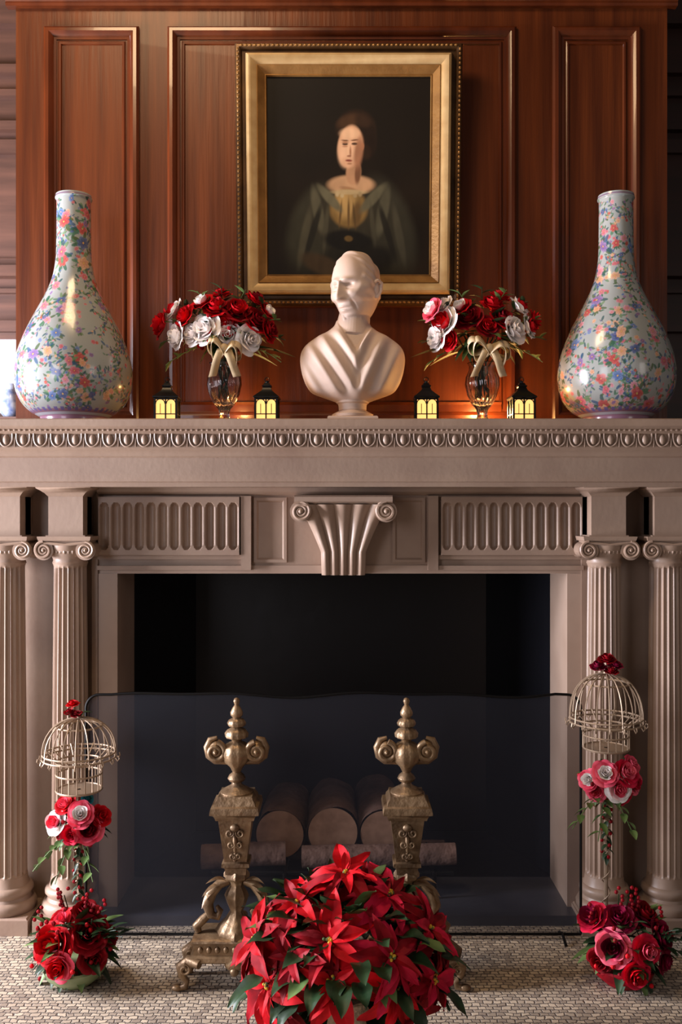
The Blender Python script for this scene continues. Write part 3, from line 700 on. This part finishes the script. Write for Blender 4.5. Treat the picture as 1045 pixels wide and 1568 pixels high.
def ribbon(mb,path,wv,mi):
    P=[Vector(p) for p in path]; W=Vector(wv)
    v=[]
    for i,p in enumerate(P): v+=[p-W*.5,p+W*.5]
    f=[(2*i,2*i+1,2*i+3,2*i+2) for i in range(len(P)-1)]
    mb.add((v,f),mi)
def fvase(x,roses,bowx,leafsgn,bs):
    E=empty('flower_vase',(x,.06,SZ)); g=MB()
    g.add(lathe([(.0001,.0),(.040,.0),(.042,.004),(.036,.012),(.02,.022),(.016,.04),(.02,.055),(.036,.075),(.05,.105),(.058,.14),(.056,.165),(.047,.19),(.046,.205),(.052,.215),(.049,.214),(.043,.203),(.044,.19),(.052,.165),(.054,.14),(.046,.107),(.03,.08),(.0001,.07)],64,lambda r,z,a:r*(1+.05*math.cos(a*14+z*30)) if .03<z<.18 else r))
    g.build('crystal_vase',GLASS,E)
    mb=cluster(E,'r',[(a,b_,c_,r_*1.12,*q) for a,b_,c_,r_,*q in roses],34,(0,0,.31),.13,fill=20)
    for k in range(14): mb.add(tube([(random.uniform(-.025,.025),random.uniform(-.02,.02),.09),(random.uniform(-.03,.03),random.uniform(-.02,.02),.2),(random.uniform(-.10,.10),random.uniform(-.05,.03),.31)],.0025,5),5)
    for k in range(11):
        a=-.5+k*.42; sprig(mb,(math.cos(a)*.09,-.01,.31+.07*math.sin(a)),(math.cos(a),-.25,math.sin(a)*.9+.2),.13,5 if k%2 else 6,6,.009)
    leaf(mb,(leafsgn*.09,-.02,.27),(leafsgn*1,-.1,-.15),.17,.024,5,droop=.1)
    leaf(mb,(leafsgn*.08,-.02,.25),(leafsgn*1,-.1,-.35),.12,.02,6,droop=.1)
    mb.build('rose_bouquet',FM,E)
    r=MB(); bz=.252; by=-.085
    for s in(-1,1):
        for q,(w,hh) in enumerate(((.058*bs,.026),(.044*bs,.040))):
            path=[(bowx+s*w*math.sin(t*PI),by-.02*math.sin(t*2*PI)-.010*q,bz-s*.012*math.sin(t*PI)+hh*math.sin(t*2*PI)*.8-.012*q) for t in[i/16 for i in range(17)]]
            ribbon(r,path,(0,.024,.024),0)
        path=[(bowx+s*(.010+.032*t*bs),by-.01-.012*math.sin(t*5),bz-.095*t) for t in[i/10 for i in range(11)]]
        ribbon(r,path,(.026,.010,.006),0)
    r.add(ell((bowx,by-.012,bz),(.014,.014,.015),12,8))
    rb=r.build('ribbon_bow',RIB,E); so=rb.modifiers.new('t','SOLIDIFY'); so.thickness=.0015
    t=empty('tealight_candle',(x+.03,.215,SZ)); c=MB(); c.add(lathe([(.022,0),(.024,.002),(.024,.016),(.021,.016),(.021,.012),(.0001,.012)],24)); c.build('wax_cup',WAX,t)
    fm=MB(); fm.add(lathe([(.0001,.014),(.004,.018),(.005,.024),(.003,.034),(.0001,.042)],12)); fm.build('flame',FLAME,t)
    return t
t1=fvase(-.405,[(-.215,-.02,.345,.040,0),(-.155,-.04,.300,.040,1,1),(-.125,-.05,.365,.035,0,0),(-.055,-.07,.320,.044,1,1),(-.07,-.04,.415,.032,1,0),(-.02,-.05,.395,.040,0,0),(.05,-.06,.385,.042,0,3),(.11,-.04,.355,.040,3,0),(.09,-.06,.285,.040,1,1),(.155,-.02,.325,.034,3,0),(-.17,-.02,.395,.032,0,1),(.11,-.01,.43,.034,3,0),(.01,-.06,.335,.036,0),(-.01,0,.45,.03,0),(-.10,-.06,.305,.032,1,1),(.02,-.07,.30,.035,1,1),(.15,-.02,.39,.028,1,0)],.012,1,1)
t2=fvase(.49,[(-.175,-.04,.39,.036,1,2),(-.135,-.05,.345,.044,0,1),(-.16,-.04,.295,.036,1,1),(-.12,-.06,.285,.03,0),(-.135,-.02,.41,.03,1),(-.05,-.05,.36,.040,3),(.03,-.03,.41,.036,0,0),(.06,-.04,.36,.038,3,0),(.10,-.05,.320,.042,1,1),(.155,-.03,.335,.034,0,1),(.125,-.02,.405,.033,0,1),(.06,0,.445,.03,0,0),(.18,-.01,.365,.028,0),(-.08,-.04,.40,.032,1,0),(.01,-.06,.33,.033,0,3)],.01,-1,1.25)
for t,e in((t1,1.2),(t2,5.0)):
    l=bpy.data.lights.new('candle_light','POINT'); l.energy=e; l.color=(1,.5,.15); l.shadow_soft_size=.015
    o=bpy.data.objects.new('candle_light',l); o.location=(0,0,.06); o.parent=t; bpy.context.scene.collection.objects.link(o)

j=MB(); j.add(lathe([(.03,0),(.045,.02),(.052,.06),(.04,.10),(.025,.125),(.032,.15),(.028,.15),(.0001,.12)],28)); j.add(tube([(.04,0,.10),(.07,0,.11),(.075,0,.07),(.048,0,.04)],.006,8))
j.build('porcelain_jug',mat('jug_glaze',(190,200,205),.2,c2=(90,110,160),nscale=30),loc=(-1.475,1.0,1.82+.001))
s=MB(); s.add(box(-1.9,-1.24,.94,1.045,1.79,1.82)); s.build('trim_1',SLAT)

# ================================================================= PORTRAIT PAINTING
pf=empty('portrait_painting',(.028,.235,2.630)); pf.rotation_euler=(math.radians(5.0),0,0)
f=MB(); W,H=.368,.438
f.add(box(-W-.03,W+.03,.02,.045,-H-.02,H+.02),2)
f.add(mframe(-W-.045,W+.045,-H-.03,H+.03,.03,[(0,-.01),(0,.02),(.006,.03),(.016,.034),(.022,.028)]),2)
f.add(mframe(-W-.023,W+.023,-H-.008,H+.008,.03,[(0,.028),(.004,.020),(.014,.020),(.018,.034)]),2)
f.add(mframe(-W-.005,W+.005,-H+.010,H-.010,.03,[(0,.034),(.004,.048),(.012,.052),(.018,.050),(.040,.036)]),1)
f.add(mframe(-W+.035,W-.035,-H+.050,H-.050,.03,[(0,.036),(.003,.040),(.007,.036),(.028,.020),(.032,.022),(.036,.010)]),0)
for sx_ in(-1,1):
    z=-H-.01
    while z<H+.01: f.add(ell((sx_*(W+.034),-.003,z),(.005,.005,.0065),8,5),0); z+=.0165
x=-W-.02
while x<W+.02:
    for sz in(-1,1): f.add(ell((x,-.003,sz*(H+.019)),(.0065,.005,.004),8,5),0)
    x+=.0165
f.build('gilt_frame',[GOLD,GOLDL,GOLDD],pf,ang=35)
cw,chh=.300,.372
NX,NZ=250,310
def el(u,v,cx,cy,rx,ry,soft=.25,rot=0):
    dx=u-cx;dy=(v-cy)*1.23; c_,s_=math.cos(rot),math.sin(rot); x=dx*c_+dy*s_; y=-dx*s_+dy*c_
    d=math.sqrt((x/rx)**2+(y/(ry*1.23))**2); return sm((1+soft-d)/(2*soft))
def mixr(a,b_,t): return tuple(a[i]*(1-t)+b_[i]*t for i in range(3))
BODY=[(.48,.86,.36,.24,.2,0,(34,31,22)),(.28,.74,.14,.20,.25,.35,(52,50,37)),(.75,.74,.14,.24,.25,-.35,(50,47,35)),
    (.50,.68,.25,.15,.2,0,(50,46,34)),
    (.515,.540,.140,.046,.2,0,(192,150,110)),(.53,.48,.046,.06,.15,.08,(178,134,98)),(.556,.485,.018,.05,.35,.08,(114,76,52)),(.50,.56,.05,.010,.5,.2,(156,114,82)),
    (.50,.655,.115,.090,.15,0,(130,102,56)),(.485,.635,.065,.065,.45,0,(176,142,86)),(.55,.68,.03,.06,.4,.1,(98,74,42)),(.50,.68,.008,.07,.5,0,(98,74,42)),(.45,.68,.007,.06,.5,.1,(98,74,42)),(.535,.69,.007,.06,.5,-.1,(84,64,36)),
    (.50,.575,.105,.012,.4,0,(180,156,112)),(.43,.585,.012,.012,.5,0,(182,160,118)),(.46,.592,.012,.010,.5,0,(182,160,118)),(.54,.592,.012,.010,.5,0,(170,146,104)),(.57,.585,.012,.012,.5,0,(160,138,98)),
    (.385,.605,.028,.085,.3,-.75,(100,95,72)),(.648,.605,.030,.090,.3,.75,(94,89,67)),
    (.31,.66,.032,.11,.3,-.2,(84,80,61)),(.71,.67,.034,.12,.3,.2,(80,76,58)),(.23,.79,.026,.14,.35,.2,(74,70,53)),(.81,.78,.024,.14,.35,-.2,(68,64,49)),(.28,.77,.020,.14,.35,.3,(34,32,24)),(.74,.77,.020,.14,.35,-.3,(33,30,23)),(.36,.75,.014,.11,.4,.1,(70,66,50)),(.65,.75,.014,.11,.4,-.1,(66,62,47)),
    (.50,.81,.15,.050,.2,.1,(22,20,16)),(.50,.80,.025,.014,.3,.1,(100,78,42)),(.61,.91,.18,.07,.3,-.2,(26,23,17)),(.34,.93,.14,.045,.3,.4,(64,50,32))]
HEAD=[(.530,.290,.085,.068,.14,-.15,(40,26,16)),(.572,.33,.050,.070,.16,0,(32,21,13)),(.50,.262,.050,.022,.4,-.35,(66,44,27)),(.56,.262,.035,.02,.4,.4,(50,33,21)),(.575,.37,.022,.025,.3,0,(42,27,16)),
    (.506,.352,.054,.075,.10,.12,(206,158,120)),(.488,.37,.032,.050,.4,.05,(222,176,138)),(.543,.372,.018,.056,.4,.12,(152,104,74)),
    (.503,.306,.038,.018,.45,0,(220,176,136)),(.49,.405,.022,.016,.5,0,(210,162,124)),
    (.484,.343,.0125,.0042,.3,0,(58,36,24)),(.524,.342,.0125,.0042,.3,0,(58,36,24)),(.483,.330,.016,.0026,.4,.08,(104,68,44)),(.525,.329,.016,.0026,.4,-.08,(98,62,40)),
    (.484,.3365,.014,.004,.5,0,(170,120,86)),(.484,.351,.012,.003,.5,0,(180,128,94)),
    (.497,.366,.004,.018,.5,.05,(226,180,140)),(.507,.370,.004,.018,.6,0,(156,106,74)),(.501,.385,.009,.0032,.4,0,(140,88,62)),
    (.500,.401,.0145,.0042,.35,.05,(152,76,62)),(.500,.4005,.012,.0012,.4,.05,(92,44,36)),(.503,.412,.010,.003,.6,0,(160,110,78)),
    (.558,.352,.008,.014,.3,.1,(160,108,76))]
LY=BODY+[(.508+(a-.505)*1.42,.225+(b_-.255)*1.36,c*1.42,d*1.36,e_,g,cc) for a,b_,c,d,e_,g,cc in HEAD]
LY=[(a,b_,c,d,e_,g,lin(cc)[:3]) for a,b_,c,d,e_,g,cc in LY]
def paint(u,v):
    n=noise.noise(Vector((u*6,v*6,1)))*.5+.5; n2=noise.noise(Vector((u*26,v*14,5)))*.5+.5
    c=mixr(lin((18,14,9))[:3],lin((40,29,17))[:3],n*sm(v*.9)+.15*u)
    for cx,cy,rx,ry,so,ro,cc in LY:
        if abs(u-cx)>.5 or abs(v-cy)>.45: continue
        t=el(u,v,cx,cy,rx,ry,so,ro)
        if t>0: k=.82+.36*n2; c=mixr(c,tuple(q*k for q in cc),t*.95)
    return c
vs,fs=grid(lambda u,v:((u*2-1)*cw,0,(1-2*v)*chh),NX,NZ)
me=bpy.data.meshes.new('canvas'); me.from_pydata(vs,[],[q[::-1] for q in fs]); ca=me.color_attributes.new('paint','FLOAT_COLOR','POINT')
k=0
for jv in range(NZ+1):
    for iu in range(NX+1):
        ca.data[k].color=paint(iu/NX,jv/NZ)+(1,); k+=1
PA=bpy.data.materials.new('oil_paint'); PA.use_nodes=True; nt=PA.node_tree; b=nt.nodes['Principled BSDF']
at=nt.nodes.new('ShaderNodeAttribute'); at.attribute_name='paint'; nt.links.new(at.outputs['Color'],b.inputs['Base Color']); b.inputs['Roughness'].default_value=.5; b.inputs['Specular IOR Level'].default_value=.2
me.materials.append(PA); co=bpy.data.objects.new('canvas',me); co.location=(0,.017,0); co.parent=pf; bpy.context.scene.collection.objects.link(co)

# ================================================================= LIGHTS
def area(name,loc,tgt,sx_,sy,e,c):
    l=bpy.data.lights.new(name,'AREA'); l.shape='RECTANGLE'; l.size=sx_; l.size_y=sy; l.energy=e; l.color=c
    o=bpy.data.objects.new(name,l); o.location=loc; o.rotation_euler=(Vector(tgt)-Vector(loc)).to_track_quat('-Z','Y').to_euler(); bpy.context.scene.collection.objects.link(o)
area('window_light_left',(-3.7,-.75,1.3),(0,0,1.0),.8,2.0,450,(.90,.89,1))
area('fill_light_front',(-2.4,-4.2,1.9),(0,0,1.1),1.2,1.6,36,(.96,.92,1))  # unseen fill added to brighten the surfaces facing the camera
area('window_light_right',(3.2,-3.4,2.3),(0,0,1.3),.8,1.2,10,(1,.9,.85))
area('ceiling_lamp',(-.9,-1.1,4.1),(-.5,.3,2.6),.8,.5,34,(1,.68,.38))
wd=bpy.data.worlds.new('world'); bpy.context.scene.world=wd; wd.use_nodes=True
wd.node_tree.nodes['Background'].inputs[0].default_value=(.72,.58,.52,1); wd.node_tree.nodes['Background'].inputs[1].default_value=.11
bpy.context.scene.view_settings.view_transform='Standard'

cam=bpy.data.cameras.new('camera'); cam.lens=33.06; cam.sensor_width=36; cam.clip_start=.05
o=bpy.data.objects.new('camera',cam); o.location=(0,-3.2,1.4); o.rotation_euler=(PI/2,0,0); bpy.context.scene.collection.objects.link(o)
bpy.context.scene.camera=o
